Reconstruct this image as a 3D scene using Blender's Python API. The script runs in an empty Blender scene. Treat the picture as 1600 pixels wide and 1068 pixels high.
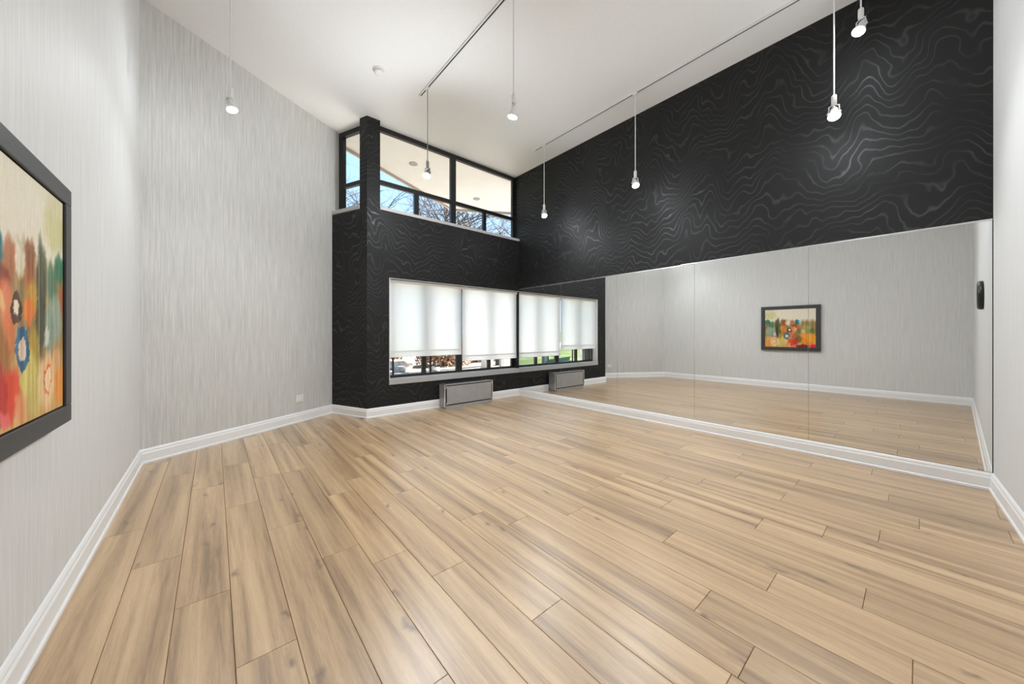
import bpy, bmesh, math, random
from mathutils import Vector, Matrix
random.seed(7)
PI = math.pi
scn = bpy.context.scene
COL = scn.collection

# ------------------------------------------------------------------ camera, sky, sun, exposure
TH = math.radians(40.524)
cam_d = bpy.data.cameras.new('camera'); cam = bpy.data.objects.new('camera', cam_d); COL.objects.link(cam)
cam_d.sensor_width = 36.0; cam_d.lens = 36.0 * 544.4 / 1600.0
cam_d.shift_y = -13.0 / 1600.0; cam_d.clip_start = 0.02; cam_d.clip_end = 300
cam.location = (0, 0, 1.342); cam.rotation_euler = (PI / 2, 0, -TH)
scn.camera = cam

world = bpy.data.worlds.new('sky'); scn.world = world; world.use_nodes = True
wn, wl = world.node_tree.nodes, world.node_tree.links
wn.clear()
w_out = wn.new('ShaderNodeOutputWorld'); w_bg = wn.new('ShaderNodeBackground')
w_tc = wn.new('ShaderNodeTexCoord'); w_sep = wn.new('ShaderNodeSeparateXYZ'); w_rmp = wn.new('ShaderNodeValToRGB')
wl.new(w_tc.outputs['Generated'], w_sep.inputs[0]); wl.new(w_sep.outputs['Z'], w_rmp.inputs[0])
w_rmp.color_ramp.elements[0].position = 0.0; w_rmp.color_ramp.elements[0].color = (0.72, 0.85, 1.0, 1)
w_rmp.color_ramp.elements[1].position = 0.75; w_rmp.color_ramp.elements[1].color = (0.26, 0.48, 0.92, 1)
e = w_rmp.color_ramp.elements.new(0.25); e.color = (0.46, 0.68, 1.0, 1)
wl.new(w_rmp.outputs[0], w_bg.inputs[0]); w_bg.inputs[1].default_value = 1.1
wl.new(w_bg.outputs[0], w_out.inputs[0])

sun_d = bpy.data.lights.new('sun', 'SUN'); sun = bpy.data.objects.new('sun', sun_d); COL.objects.link(sun)
sun_d.energy = 21.0; sun_d.angle = math.radians(0.6); sun_d.color = (1.0, 0.95, 0.86)
sun.rotation_euler = Vector((0.76, -0.03, 0.62)).to_track_quat('Z', 'Y').to_euler()

LAMP_W = 16.0; BEAM_W = 62.0
scn.view_settings.view_transform = 'Standard'; scn.view_settings.look = 'None'
scn.view_settings.gamma = 1.0; scn.view_settings.use_curve_mapping = False
scn.view_settings.exposure = 0.65
scn.cycles.use_denoising = True
scn.cycles.max_bounces = 9; scn.cycles.diffuse_bounces = 6; scn.cycles.transparent_max_bounces = 12
scn.cycles.sample_clamp_indirect = 6.0

# ------------------------------------------------------------------ measured layout (metres; camera stands over 0,0)
MX = 5.061            # mirror wall plane
BY = 5.686            # window wall plane
BX = -0.58            # painting wall plane
CZ = 4.795            # ceiling
A0 = Vector((BX, 5.19)); A1 = Vector((1.515, 6.45)); K = Vector((1.839, BY))
R1 = Vector((MX, -0.41)); R0 = Vector((BX, -0.65))
ADIR = (A1 - A0).normalized(); AN = Vector((-ADIR.y, ADIR.x))          # outward normal of the angled wall
DDIR = (K - A1).normalized(); DN = Vector((-DDIR.y, DDIR.x))           # outward: behind the return
if DN.dot(Vector((1, 1))) < 0: DN = -DN
SET = 0.172           # clerestory set back on the ledge
FY = BY + SET

# ------------------------------------------------------------------ helpers
def tag(o, label=None, cat=None, group=None, kind=None):
    if label: o['label'] = label
    if cat: o['category'] = cat
    if group: o['group'] = group
    if kind: o['kind'] = kind
    return o
def empty(name, loc=(0, 0, 0), rz=0, parent=None):
    o = bpy.data.objects.new(name, None); COL.objects.link(o); o.location = loc; o.rotation_euler = (0, 0, rz)
    o.empty_display_size = 0.1
    if parent: o.parent = parent
    return o
def link_mesh(name, me, mat, parent=None):
    o = bpy.data.objects.new(name, me); COL.objects.link(o)
    if mat and not me.materials: me.materials.append(mat)
    if parent: o.parent = parent
    return o
class MB:
    def __init__(s): s.v = []; s.f = []; s.sm = []
    def add(s, vs, fs, smooth=False):
        n = len(s.v); s.v += [tuple(p) for p in vs]
        for q in fs: s.f.append([i + n for i in q]); s.sm.append(smooth)
        return s
    def box(s, x0, x1, y0, y1, z0, z1, M=None):
        vs = [Vector((x, y, z)) for z in (z0, z1) for y in (y0, y1) for x in (x0, x1)]
        if M: vs = [M @ p for p in vs]
        return s.add(vs, [(0, 2, 3, 1), (4, 5, 7, 6), (0, 1, 5, 4), (2, 6, 7, 3), (0, 4, 6, 2), (1, 3, 7, 5)])
    def bbox(s, x0, x1, y0, y1, z0, z1, b=0.004, M=None):
        bm = bmesh.new(); bmesh.ops.create_cube(bm, size=1)
        for p in bm.verts: p.co = Vector(((x0 + x1) / 2 + p.co.x * (x1 - x0), (y0 + y1) / 2 + p.co.y * (y1 - y0), (z0 + z1) / 2 + p.co.z * (z1 - z0)))
        bmesh.ops.bevel(bm, geom=bm.edges[:], offset=b, segments=2, affect='EDGES', profile=0.5)
        if M: bmesh.ops.transform(bm, matrix=M, verts=bm.verts)
        bm.verts.index_update(); s.add([p.co.copy() for p in bm.verts], [[q.index for q in f.verts] for f in bm.faces]); bm.free(); return s
    def prism(s, pts, z0, z1, M=None):
        n = len(pts); vs = [Vector((p[0], p[1], z0)) for p in pts] + [Vector((p[0], p[1], z1)) for p in pts]
        if M: vs = [M @ p for p in vs]
        return s.add(vs, [list(range(n))[::-1], list(range(n, 2 * n))] + [(i, (i + 1) % n, n + (i + 1) % n, n + i) for i in range(n)])
    def lathe(s, prof, n=24, M=None, smooth=True):
        vs = []; fs = []
        for r, z in prof:
            for i in range(n):
                a = 2 * PI * i / n; p = Vector((r * math.cos(a), r * math.sin(a), z)); vs.append(M @ p if M else p)
        for k in range(len(prof) - 1):
            for i in range(n):
                j = (i + 1) % n; fs.append((k * n + i, k * n + j, (k + 1) * n + j, (k + 1) * n + i))
        s.add(vs, fs, smooth)
        if prof[0][0] > 1e-6: s.add(vs[:n], [list(range(n))[::-1]])
        if prof[-1][0] > 1e-6: s.add(vs[-n:], [list(range(n))])
        return s
    def tube(s, pts, rad, n=8, smooth=True, cap=True):
        pts = [Vector(p) for p in pts]; rads = rad if isinstance(rad, (list, tuple)) else [rad] * len(pts)
        vs = []; up = Vector((0, 0, 1)); fs = []
        for i, p in enumerate(pts):
            d = (pts[min(i + 1, len(pts) - 1)] - pts[max(i - 1, 0)]).normalized()
            u = d.cross(up) if abs(d.z) < 0.95 else d.cross(Vector((1, 0, 0)))
            u.normalize(); w = d.cross(u)
            for k in range(n):
                a = 2 * PI * k / n; vs.append(p + (u * math.cos(a) + w * math.sin(a)) * rads[i])
        for i in range(len(pts) - 1):
            for k in range(n):
                j = (k + 1) % n; fs.append((i * n + k, i * n + j, (i + 1) * n + j, (i + 1) * n + k))
        s.add(vs, fs, smooth)
        if cap: s.add(vs[:n], [list(range(n))]); s.add(vs[-n:], [list(range(n))[::-1]])
        return s
    def build(s, name, mat, parent=None, fix=True):
        me = bpy.data.meshes.new(name); me.from_pydata([tuple(p) for p in s.v], [], s.f)
        for p, sm in zip(me.polygons, s.sm): p.use_smooth = sm
        if fix:
            bm = bmesh.new(); bm.from_mesh(me); bmesh.ops.recalc_face_normals(bm, faces=bm.faces); bm.to_mesh(me); bm.free()
        return link_mesh(name, me, mat, parent)
def struct(name, mb, mat, parent=None, label=None):
    o = mb.build(name, mat, parent)
    if not parent: o['kind'] = 'structure'
    if label: o['label'] = label
    return o
def copy_tree(o, parent=None):
    c = o.copy(); COL.objects.link(c); c.parent = parent
    for ch in list(o.children): copy_tree(ch, c)
    return c

# ------------------------------------------------------------------ materials
def new_mat(name):
    m = bpy.data.materials.new(name); m.use_nodes = True
    nt = m.node_tree; nt.nodes.clear()
    out = nt.nodes.new('ShaderNodeOutputMaterial'); p = nt.nodes.new('ShaderNodeBsdfPrincipled')
    nt.links.new(p.outputs[0], out.inputs[0])
    return m, nt, p, out
def nd(nt, t, **kw):
    n = nt.nodes.new(t)
    for k, v in kw.items():
        if k.startswith('i_'): n.inputs[int(k[2:])].default_value = v
        else: setattr(n, k, v)
    return n
def math_(nt, op, a, b=None, clamp=False):
    n = nt.nodes.new('ShaderNodeMath'); n.operation = op; n.use_clamp = clamp
    for i, x in enumerate((a, b)):
        if x is None: continue
        if isinstance(x, (int, float)): n.inputs[i].default_value = x
        else: nt.links.new(x, n.inputs[i])
    return n.outputs[0]
def ramp(nt, fac, stops):
    r = nt.nodes.new('ShaderNodeValToRGB'); cr = r.color_ramp
    for i, (p, c) in enumerate(stops):
        c = c if len(c) == 4 else (*c, 1)
        if i < 2: cr.elements[i].position = p; cr.elements[i].color = c
        else: el = cr.elements.new(p); el.color = c
    nt.links.new(fac, r.inputs[0]); return r.outputs[0]
def mixc(nt, fac, a, b, blend='MIX'):
    n = nt.nodes.new('ShaderNodeMix'); n.data_type = 'RGBA'; n.blend_type = blend
    for i, x in ((0, fac), (6, a), (7, b)):
        if isinstance(x, (int, float)): n.inputs[i].default_value = x
        elif isinstance(x, tuple): n.inputs[i].default_value = x if len(x) == 4 else (*x, 1)
        else: nt.links.new(x, n.inputs[i])
    return n.outputs[2]
def noise(nt, vec, scale=5, detail=2, rough=0.5, dist=0.0):
    n = nt.nodes.new('ShaderNodeTexNoise'); n.inputs['Scale'].default_value = scale; n.inputs['Detail'].default_value = detail
    n.inputs['Roughness'].default_value = rough; n.inputs['Distortion'].default_value = dist
    if vec is not None: nt.links.new(vec, n.inputs['Vector'])
    return n.outputs['Fac']
def mapping(nt, vec, scale=(1, 1, 1), loc=(0, 0, 0)):
    n = nt.nodes.new('ShaderNodeMapping'); n.inputs['Scale'].default_value = scale; n.inputs['Location'].default_value = loc
    nt.links.new(vec, n.inputs['Vector']); return n.outputs[0]
def objco(nt): return nt.nodes.new('ShaderNodeTexCoord').outputs['Object']
def bump(nt, p, h, strength=0.2, dist=0.01):
    b = nt.nodes.new('ShaderNodeBump'); b.inputs['Strength'].default_value = strength; b.inputs['Distance'].default_value = dist
    nt.links.new(h, b.inputs['Height']); nt.links.new(b.outputs[0], p.inputs['Normal'])
def plain(name, col, rough=0.5, metal=0.0, var=0.04, vs=30, spec=0.5):
    m, nt, p, _ = new_mat(name)
    f = noise(nt, objco(nt), vs, 3)
    lo = tuple(c * (1 - var) for c in col); hi = tuple(min(1, c * (1 + var)) for c in col)
    nt.links.new(ramp(nt, f, [(0.3, lo), (0.7, hi)]), p.inputs['Base Color'])
    p.inputs['Roughness'].default_value = rough; p.inputs['Metallic'].default_value = metal
    p.inputs['Specular IOR Level'].default_value = spec
    return m
def wall_vec(nt, d):
    tc = objco(nt)
    dp = nd(nt, 'ShaderNodeVectorMath', operation='DOT_PRODUCT'); dp.inputs[1].default_value = (d[0], d[1], 0)
    nt.links.new(tc, dp.inputs[0])
    sp = nd(nt, 'ShaderNodeSeparateXYZ'); nt.links.new(tc, sp.inputs[0])
    cb = nd(nt, 'ShaderNodeCombineXYZ'); nt.links.new(dp.outputs['Value'], cb.inputs[0]); nt.links.new(sp.outputs[2], cb.inputs[1])
    return cb.outputs[0], sp.outputs[2]
def grey_paper(name, d, base=(0.60, 0.595, 0.58), amt=1.0):
    m, nt, p, _ = new_mat(name); v, z = wall_vec(nt, d)
    a = noise(nt, mapping(nt, v, (60, 1.6, 1)), 1.0, 4, 0.6)
    b = noise(nt, mapping(nt, v, (150, 4.5, 1)), 1.0, 3, 0.6)
    c = noise(nt, mapping(nt, v, (260, 260, 1)), 1.0, 2, 0.5)
    s = math_(nt, 'ADD', math_(nt, 'MULTIPLY', a, 0.5), math_(nt, 'ADD', math_(nt, 'MULTIPLY', b, 0.35), math_(nt, 'MULTIPLY', c, 0.15)))
    k = 0.17 * amt
    lo = tuple(x * (1 - k) for x in base); hi = tuple(x * (1 + k * 0.5) for x in base)
    nt.links.new(ramp(nt, s, [(0.36, lo), (0.62, hi)]), p.inputs['Base Color'])
    p.inputs['Roughness'].default_value = 0.62; p.inputs['Specular IOR Level'].default_value = 0.3
    bump(nt, p, s, 0.25, 0.004)
    return m
def dark_paper(name, d):
    m, nt, p, _ = new_mat(name); v, z = wall_vec(nt, d)
    n1 = noise(nt, mapping(nt, v, (2.1, 0.75, 1)), 1.0, 1.2, 0.4)
    n2 = noise(nt, mapping(nt, v, (5.0, 3.2, 1), (3.1, 0, 0)), 1.0, 1.0)
    n3 = noise(nt, mapping(nt, v, (14, 9, 1), (7.7, 0, 0)), 1.0, 1.0)
    val = math_(nt, 'ADD', math_(nt, 'MULTIPLY', z, 9.5),
                math_(nt, 'ADD', math_(nt, 'MULTIPLY', n1, 12.5), math_(nt, 'ADD', math_(nt, 'MULTIPLY', n2, 3.2), math_(nt, 'MULTIPLY', n3, 0.4))))
    tri = math_(nt, 'ABSOLUTE', math_(nt, 'SUBTRACT', math_(nt, 'FRACT', val), 0.5))
    line = math_(nt, 'SUBTRACT', 1.0, math_(nt, 'MULTIPLY', tri, 7.0), clamp=True)
    brk = noise(nt, mapping(nt, v, (2.6, 2.6, 1), (11, 5, 0)), 1.0, 2.0)
    line = math_(nt, 'MULTIPLY', line, math_(nt, 'MULTIPLY', math_(nt, 'SUBTRACT', brk, 0.28), 2.8, clamp=True))
    fine = noise(nt, mapping(nt, v, (120, 120, 1)), 1.0, 2)
    base = ramp(nt, fine, [(0.3, (0.0085, 0.0085, 0.0087)), (0.7, (0.013, 0.013, 0.0132))])
    nt.links.new(mixc(nt, line, base, (0.0175, 0.0175, 0.0178)), p.inputs['Base Color'])
    rr = math_(nt, 'SUBTRACT', 0.60, math_(nt, 'MULTIPLY', line, 0.22))
    nt.links.new(rr, p.inputs['Roughness']); nt.links.new(math_(nt, 'ADD', 0.28, math_(nt, 'MULTIPLY', line, 0.38)), p.inputs['Specular IOR Level'])
    bump(nt, p, line, 0.18, 0.004)
    return m
def wood_mat():
    m, nt, p, _ = new_mat('oak_plank')
    tc = objco(nt); oi = nt.nodes.new('ShaderNodeObjectInfo'); rnd = oi.outputs['Random']
    off = nd(nt, 'ShaderNodeCombineXYZ')
    nt.links.new(math_(nt, 'MULTIPLY', rnd, 61.0), off.inputs[0]); nt.links.new(math_(nt, 'MULTIPLY', rnd, 173.0), off.inputs[1])
    ad = nd(nt, 'ShaderNodeVectorMath', operation='ADD'); nt.links.new(tc, ad.inputs[0]); nt.links.new(off.outputs[0], ad.inputs[1]); v = ad.outputs[0]
    band = noise(nt, mapping(nt, v, (13.0, 0.36, 1)), 1.0, 2.0, 0.5, 0.3)
    mid = noise(nt, mapping(nt, v, (38.0, 1.6, 1)), 1.0, 3.5, 0.6, 0.5)
    fine = noise(nt, mapping(nt, v, (230.0, 7.0, 1)), 1.0, 3, 0.6)
    pores = noise(nt, mapping(nt, v, (420.0, 22.0, 1)), 1.0, 2, 0.5)
    s = math_(nt, 'ADD', math_(nt, 'MULTIPLY', band, 0.54), math_(nt, 'ADD', math_(nt, 'MULTIPLY', mid, 0.26), math_(nt, 'MULTIPLY', fine, 0.20)))
    col = ramp(nt, s, [(0.36, (0.225, 0.135, 0.066)), (0.56, (0.545, 0.368, 0.198)), (0.455, (0.395, 0.252, 0.128)), (0.66, (0.62, 0.440, 0.255))])
    tint = ramp(nt, rnd, [(0.0, (0.88, 0.87, 0.86)), (1.0, (1.06, 1.05, 1.04)), (0.5, (0.99, 0.98, 0.97))])
    col = mixc(nt, 1.0, col, tint, 'MULTIPLY')
    # knots: sparse, stretched along the grain
    wv = nd(nt, 'ShaderNodeVectorMath', operation='ADD'); nt.links.new(mapping(nt, v, (5.0, 1.7, 1)), wv.inputs[0])
    wob = nt.nodes.new('ShaderNodeTexNoise'); wob.inputs['Scale'].default_value = 9.0; nt.links.new(v, wob.inputs['Vector'])
    ws = nd(nt, 'ShaderNodeVectorMath', operation='SCALE'); ws.inputs['Scale'].default_value = 0.42; nt.links.new(wob.outputs['Color'], ws.inputs[0])
    nt.links.new(ws.outputs[0], wv.inputs[1])
    vo = nt.nodes.new('ShaderNodeTexVoronoi'); vo.voronoi_dimensions = '2D'; vo.inputs['Scale'].default_value = 1.0; nt.links.new(wv.outputs[0], vo.inputs['Vector'])
    sepc = nd(nt, 'ShaderNodeSeparateColor'); nt.links.new(vo.outputs['Color'], sepc.inputs[0])
    gate = math_(nt, 'GREATER_THAN', sepc.outputs[0], 0.62)
    kn = math_(nt, 'MULTIPLY', math_(nt, 'SUBTRACT', 1.0, math_(nt, 'MULTIPLY', vo.outputs['Distance'], 8.0), clamp=True), gate)
    kn = math_(nt, 'MULTIPLY', math_(nt, 'POWER', kn, 1.4), 0.95)
    col = mixc(nt, kn, col, (0.13, 0.078, 0.045))
    col = mixc(nt, math_(nt, 'MULTIPLY', math_(nt, 'LESS_THAN', pores, 0.40), 0.16), col, (0.16, 0.10, 0.06))
    nt.links.new(col, p.inputs['Base Color'])
    p.inputs['Roughness'].default_value = 0.40; p.inputs['Specular IOR Level'].default_value = 0.7
    p.inputs['Coat Weight'].default_value = 0.9; p.inputs['Coat Roughness'].default_value = 0.33
    bump(nt, p, fine, 0.06, 0.002)
    return m

M = {}
M['wood'] = wood_mat()
M['subfloor'] = plain('subfloor', (0.05, 0.035, 0.025), 0.9)
M['grey_B'] = grey_paper('grey_wallpaper_left', (0, 1), (0.66, 0.657, 0.645), 0.75)
M['grey_A'] = grey_paper('grey_wallpaper_angled', (ADIR.x, ADIR.y), (0.60, 0.595, 0.575), 1.25)
M['grey_R'] = grey_paper('pale_wallpaper_side', (1, 0), (0.68, 0.68, 0.675), 0.35)
M['dark_Y'] = dark_paper('dark_wallpaper_mirror', (0, 1))
M['dark_X'] = dark_paper('dark_wallpaper_back', (1, 0))
M['dark_D'] = dark_paper('dark_wallpaper_return', (DDIR.x, DDIR.y))
M['ceiling'] = plain('ceiling_paint', (0.80, 0.80, 0.795), 0.8, var=0.02, vs=60, spec=0.2)
M['white'] = plain('white_gloss_paint', (0.80, 0.80, 0.80), 0.35, var=0.015)
M['ledge'] = plain('grey_ledge_paint', (0.46, 0.455, 0.45), 0.5, var=0.03)
M['reveal'] = plain('reveal_paint', (0.40, 0.40, 0.395), 0.5, var=0.03)
M['frame'] = plain('black_window_metal', (0.012, 0.012, 0.013), 0.35, var=0.1)
M['steel'] = plain('brushed_steel', (0.40, 0.405, 0.41), 0.42, 0.45, 0.06, 8)
M['chrome'] = plain('bright_metal_edge', (0.82, 0.82, 0.83), 0.2, 0.9, 0.02)
M['black'] = plain('black_plastic', (0.012, 0.012, 0.012), 0.35, var=0.1)
M['gap'] = plain('dark_gap', (0.006, 0.006, 0.006), 0.8)
M['lamp_white'] = plain('white_lamp_enamel', (0.74, 0.74, 0.73), 0.35, var=0.02)
M['lamp_grey'] = plain('grey_lamp_metal', (0.30, 0.29, 0.28), 0.35, 0.4, 0.05)
M['plastic'] = plain('white_plastic', (0.78, 0.78, 0.76), 0.4, var=0.02)
M['frame_pic'] = plain('charcoal_picture_frame', (0.040, 0.039, 0.040), 0.42, var=0.15, vs=200)
M['soffit'] = plain('cream_soffit', (0.60, 0.55, 0.56), 0.8, var=0.03, vs=3)
M['fascia'] = plain('tan_fascia', (0.42, 0.33, 0.27), 0.7)
M['bark'] = plain('grey_brown_bark', (0.085, 0.07, 0.062), 0.9, var=0.35, vs=14)
M['stone'] = plain('weathered_stone', (0.36, 0.34, 0.31), 0.9, var=0.3, vs=9)
M['patio'] = plain('pale_patio', (0.66, 0.61, 0.55), 0.9, var=0.22, vs=1.6)
M['litter'] = plain('leaf_strewn_gravel', (0.25, 0.205, 0.165), 0.95, var=0.45, vs=5)
M['path'] = plain('pale_concrete_path', (0.36, 0.34, 0.33), 0.9, var=0.06, vs=2)
M['cream'] = plain('cream_render', (0.62, 0.58, 0.49), 0.8)
M['tan_panel'] = plain('tan_fence_board', (0.42, 0.40, 0.30), 0.8, var=0.1, vs=4)
def grass_mat():
    m, nt, p, _ = new_mat('lawn_grass'); t = objco(nt)
    s = math_(nt, 'ADD', math_(nt, 'MULTIPLY', noise(nt, t, 0.5, 4), 0.6), math_(nt, 'MULTIPLY', noise(nt, t, 14, 4), 0.4))
    nt.links.new(ramp(nt, s, [(0.35, (0.055, 0.075, 0.022)), (0.65, (0.16, 0.19, 0.065)), (0.5, (0.10, 0.135, 0.036))]), p.inputs['Base Color'])
    p.inputs['Roughness'].default_value = 0.9; return m
M['grass'] = grass_mat()
def leaf_mat():
    m, nt, p, _ = new_mat('dry_brown_leaf'); t = objco(nt)
    nt.links.new(ramp(nt, noise(nt, t, 9, 3), [(0.3, (0.16, 0.075, 0.045)), (0.7, (0.62, 0.42, 0.27)), (0.5, (0.40, 0.23, 0.13))]), p.inputs['Base Color'])
    p.inputs['Roughness'].default_value = 0.8; return m
M['leaf'] = leaf_mat()
def mirror_mat():
    m, nt, p, _ = new_mat('mirror_silver'); t = objco(nt)
    nt.links.new(ramp(nt, noise(nt, t, 0.7, 1), [(0.3, (0.84, 0.855, 0.85)), (0.7, (0.87, 0.88, 0.875))]), p.inputs['Base Color'])
    p.inputs['Metallic'].default_value = 1.0; p.inputs['Roughness'].default_value = 0.0; return m
M['mirror'] = mirror_mat()
def glass_mat():
    m = bpy.data.materials.new('window_glass'); m.use_nodes = True; nt = m.node_tree; nt.nodes.clear()
    out = nt.nodes.new('ShaderNodeOutputMaterial'); mx = nt.nodes.new('ShaderNodeMixShader'); tr = nt.nodes.new('ShaderNodeBsdfTransparent')
    gl = nt.nodes.new('ShaderNodeBsdfGlossy'); fr = nt.nodes.new('ShaderNodeLayerWeight'); fr.inputs['Blend'].default_value = 0.12
    tr.inputs[0].default_value = (0.97, 0.985, 0.98, 1); gl.inputs['Roughness'].default_value = 0.02
    nt.links.new(fr.outputs[0], mx.inputs[0]); nt.links.new(tr.outputs[0], mx.inputs[1]); nt.links.new(gl.outputs[0], mx.inputs[2]); nt.links.new(mx.outputs[0], out.inputs[0])
    return m
M['glass'] = glass_mat()
def blind_mat():
    m = bpy.data.materials.new('white_blind_fabric'); m.use_nodes = True; nt = m.node_tree; nt.nodes.clear()
    out = nt.nodes.new('ShaderNodeOutputMaterial')
    tl = nt.nodes.new('ShaderNodeBsdfTranslucent'); df = nt.nodes.new('ShaderNodeBsdfDiffuse'); tr = nt.nodes.new('ShaderNodeBsdfTransparent')
    t = objco(nt); c = ramp(nt, noise(nt, mapping(nt, t, (300, 300, 60)), 1, 2), [(0.3, (0.93, 0.93, 0.925)), (0.7, (0.97, 0.97, 0.97))])
    nt.links.new(c, tl.inputs[0]); nt.links.new(c, df.inputs[0])
    m1 = nt.nodes.new('ShaderNodeMixShader'); m1.inputs[0].default_value = 0.22; nt.links.new(tl.outputs[0], m1.inputs[1]); nt.links.new(df.outputs[0], m1.inputs[2])
    m2 = nt.nodes.new('ShaderNodeMixShader'); m2.inputs[0].default_value = 0.05; nt.links.new(m1.outputs[0], m2.inputs[1]); nt.links.new(tr.outputs[0], m2.inputs[2])
    nt.links.new(m2.outputs[0], out.inputs[0]); return m
M['blind'] = blind_mat()
def lens_mat():
    m, nt, p, _ = new_mat('lit_lamp_lens')
    nt.links.new(ramp(nt, noise(nt, objco(nt), 40, 1), [(0.3, (1, 0.97, 0.92)), (0.7, (1, 0.99, 0.96))]), p.inputs['Emission Color'])
    p.inputs['Emission Strength'].default_value = 28.0; return m
M['lens'] = lens_mat()

# ------------------------------------------------------------------ structure: floor of separate oak boards
T = 0.16
fb = MB(); fb.prism([(BX - T, -0.9), (MX + T, -0.9), (MX + T, BY + T), (K.x + 0.1, BY + T), (A1.x, A1.y + 0.1), (A0.x - 0.1, A0.y + 0.1)], -0.20, -0.012)
floor = struct('floor', fb, M['subfloor'], label='light oak laminate floor laid in long boards')
PW, PX0 = 0.2125, -0.36
JOINTS = {-1: [3.476], 0: [2.911], 1: [2.354, 4.04], 2: [1.781, 3.456], 3: [2.884, 4.0], 4: [2.32], 5: [2.068, 3.176], 6: [1.75, 3.399],
          7: [1.178, 2.851], 8: [2.142], 9: [0.461, 1.878], 10: [0.71], 11: [0.018, 1.692], 12: [0.52, 1.076], 13: [0.182], 14: [1.298],
          15: [0.738], 16: [0.419], 17: [0.174, 1.289], 18: [0.73], 19: [0.001, 1.116], 20: [0.718], 21: [0.164], 22: [1.28], 23: [0.721], 24: [0.3], 25: [1.1]}
def clip(poly, n, d):       # keep n.p <= d
    out = []
    for i in range(len(poly)):
        a, b = poly[i], poly[(i + 1) % len(poly)]; da, db = n.dot(a) - d, n.dot(b) - d
        if da <= 0: out.append(a)
        if da * db < 0: out.append(a + (b - a) * (da / (da - db)))
    return out
def inset(poly, t):
    n = len(poly); res = []
    for i in range(n):
        a, b, c = poly[i - 1], poly[i], poly[(i + 1) % n]
        e1, e2 = (b - a).normalized(), (c - b).normalized(); n1, n2 = Vector((-e1.y, e1.x)), Vector((-e2.y, e2.x))
        k = 1 + n1.dot(n2)
        res.append(b + (n1 + n2) * (t / max(k, 0.3)))
    return res
RN = Vector(((R1 - R0).y, -(R1 - R0).x)).normalized()      # outward (towards -y)
def plank(x0, x1, y0, y1):
    g = 0.0007
    poly = [Vector((x0 + g, y0 + g)), Vector((x1 - g, y0 + g)), Vector((x1 - g, y1 - g)), Vector((x0 + g, y1 - g))]
    poly = clip(poly, AN, AN.dot(A0) + 0.005); 
    if len(poly) >= 3: poly = clip(poly, RN, RN.dot(R0) + 0.005)
    if len(poly) < 3: return
    q = []
    for pt in poly:
        if not q or (pt - q[-1]).length > 1e-4: q.append(pt)
    if (q[0] - q[-1]).length < 1e-4: q.pop()
    if len(q) < 3: return
    area = 0.5 * sum(q[i].x * q[(i + 1) % len(q)].y - q[(i + 1) % len(q)].x * q[i].y for i in range(len(q)))
    if area < 0.004: return
    c = Vector(((x0 + x1) / 2, (y0 + y1) / 2)); q = [pt - c for pt in q]; n = len(q); i1 = inset(q, 0.0016)
    vs = [(v.x, v.y, -0.012) for v in q] + [(v.x, v.y, -0.0022) for v in q] + [(v.x, v.y, 0) for v in i1]
    fs = [list(range(2 * n, 3 * n))]
    for k in range(2):
        for i in range(n): j = (i + 1) % n; fs.append((k * n + i, k * n + j, (k + 1) * n + j, (k + 1) * n + i))
    me = bpy.data.meshes.new('floor_plank'); me.from_pydata(vs, [], fs)
    o = link_mesh('floor_plank', me, M['wood'], floor); o.location = (c.x, c.y, 0)
rp = random.Random(3)
for r in range(-1, 26):
    x0, x1 = PX0 + PW * r, PX0 + PW * (r + 1)
    x0, x1 = max(x0, BX), min(x1, MX)
    if x1 - x0 < 0.01: continue
    top = BY + 0.01 if (x0 + x1) / 2 > 1.72 else 6.6
    js = list(JOINTS.get(r, [1.0]))
    y = js[-1]
    while y < top:
        y += rp.choice((1.66, 1.66, 1.11)); js.append(min(y, top))
    y = js[0]; 
    while y > -0.75:
        y -= rp.choice((1.66, 1.66, 1.11)); js.insert(0, max(y, -0.75))
    for y0, y1 in zip(js[:-1], js[1:]):
        if y1 - y0 > 0.02: plank(x0, x1, y0, y1)

# walls
struct('wall_left', MB().box(BX - T, BX, -0.9, A0.y + 0.15, 0, CZ), M['grey_B'])
def wall_seg(p, q, nrm, z0, z1, t=T, e0=0.0, e1=0.0):
    d = (q - p).normalized(); p = p - d * e0; q = q + d * e1
    return MB().prism([p, q, q + nrm * t, p + nrm * t], z0, z1)
struct('wall_angled', wall_seg(A0, A1, AN, 0, CZ, e0=0.02, e1=SET + 0.08), M['grey_A'])
struct('wall_side', wall_seg(R0, R1, RN, 0, CZ, e0=0.15, e1=0.15), M['grey_R'])
struct('wall_right', MB().box(MX + 0.006, MX + T, -0.7, BY + SET + 0.06, 0, CZ), M['dark_Y'])
# dark return between angled wall and window wall (up to the ledge)
LZ = 3.345
struct('wall_return', wall_seg(A1, K, DN, 0, LZ, t=SET, e0=0.0, e1=0.0), M['dark_D'])
WX0, WZ0, WZ1 = 2.196, 0.50, 2.267
wb = MB()
wb.box(K.x, MX + 0.006, BY, FY, 0, WZ0)
wb.box(K.x, WX0, BY, FY, WZ0, WZ1)
wb.box(K.x, MX + 0.006, BY, FY, WZ1, LZ)
struct('wall_back', wb, M['dark_X'])
# pillar on the corner, from ledge to ceiling, flush with both dark faces
kb = K - DDIR * 0.165
pb = MB().prism([K, Vector((2.047, BY)), Vector((2.047, FY + 0.03)), kb + DN * 0.19, kb], LZ - 0.001, CZ)
struct('column', pb, M['dark_X'], label='dark papered corner pillar rising from the ledge to the ceiling')
# ceiling
cb_ = MB().prism([(BX - T, -0.9), (MX + T, -0.9), (MX + T, FY + 0.06), (K.x + 0.3, FY + 0.06), (A1.x + 0.25, A1.y + 0.35), (A0.x - 0.2, A0.y + 0.2)], CZ, CZ + 0.2)
struct('ceiling', cb_, M['ceiling'])

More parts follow.
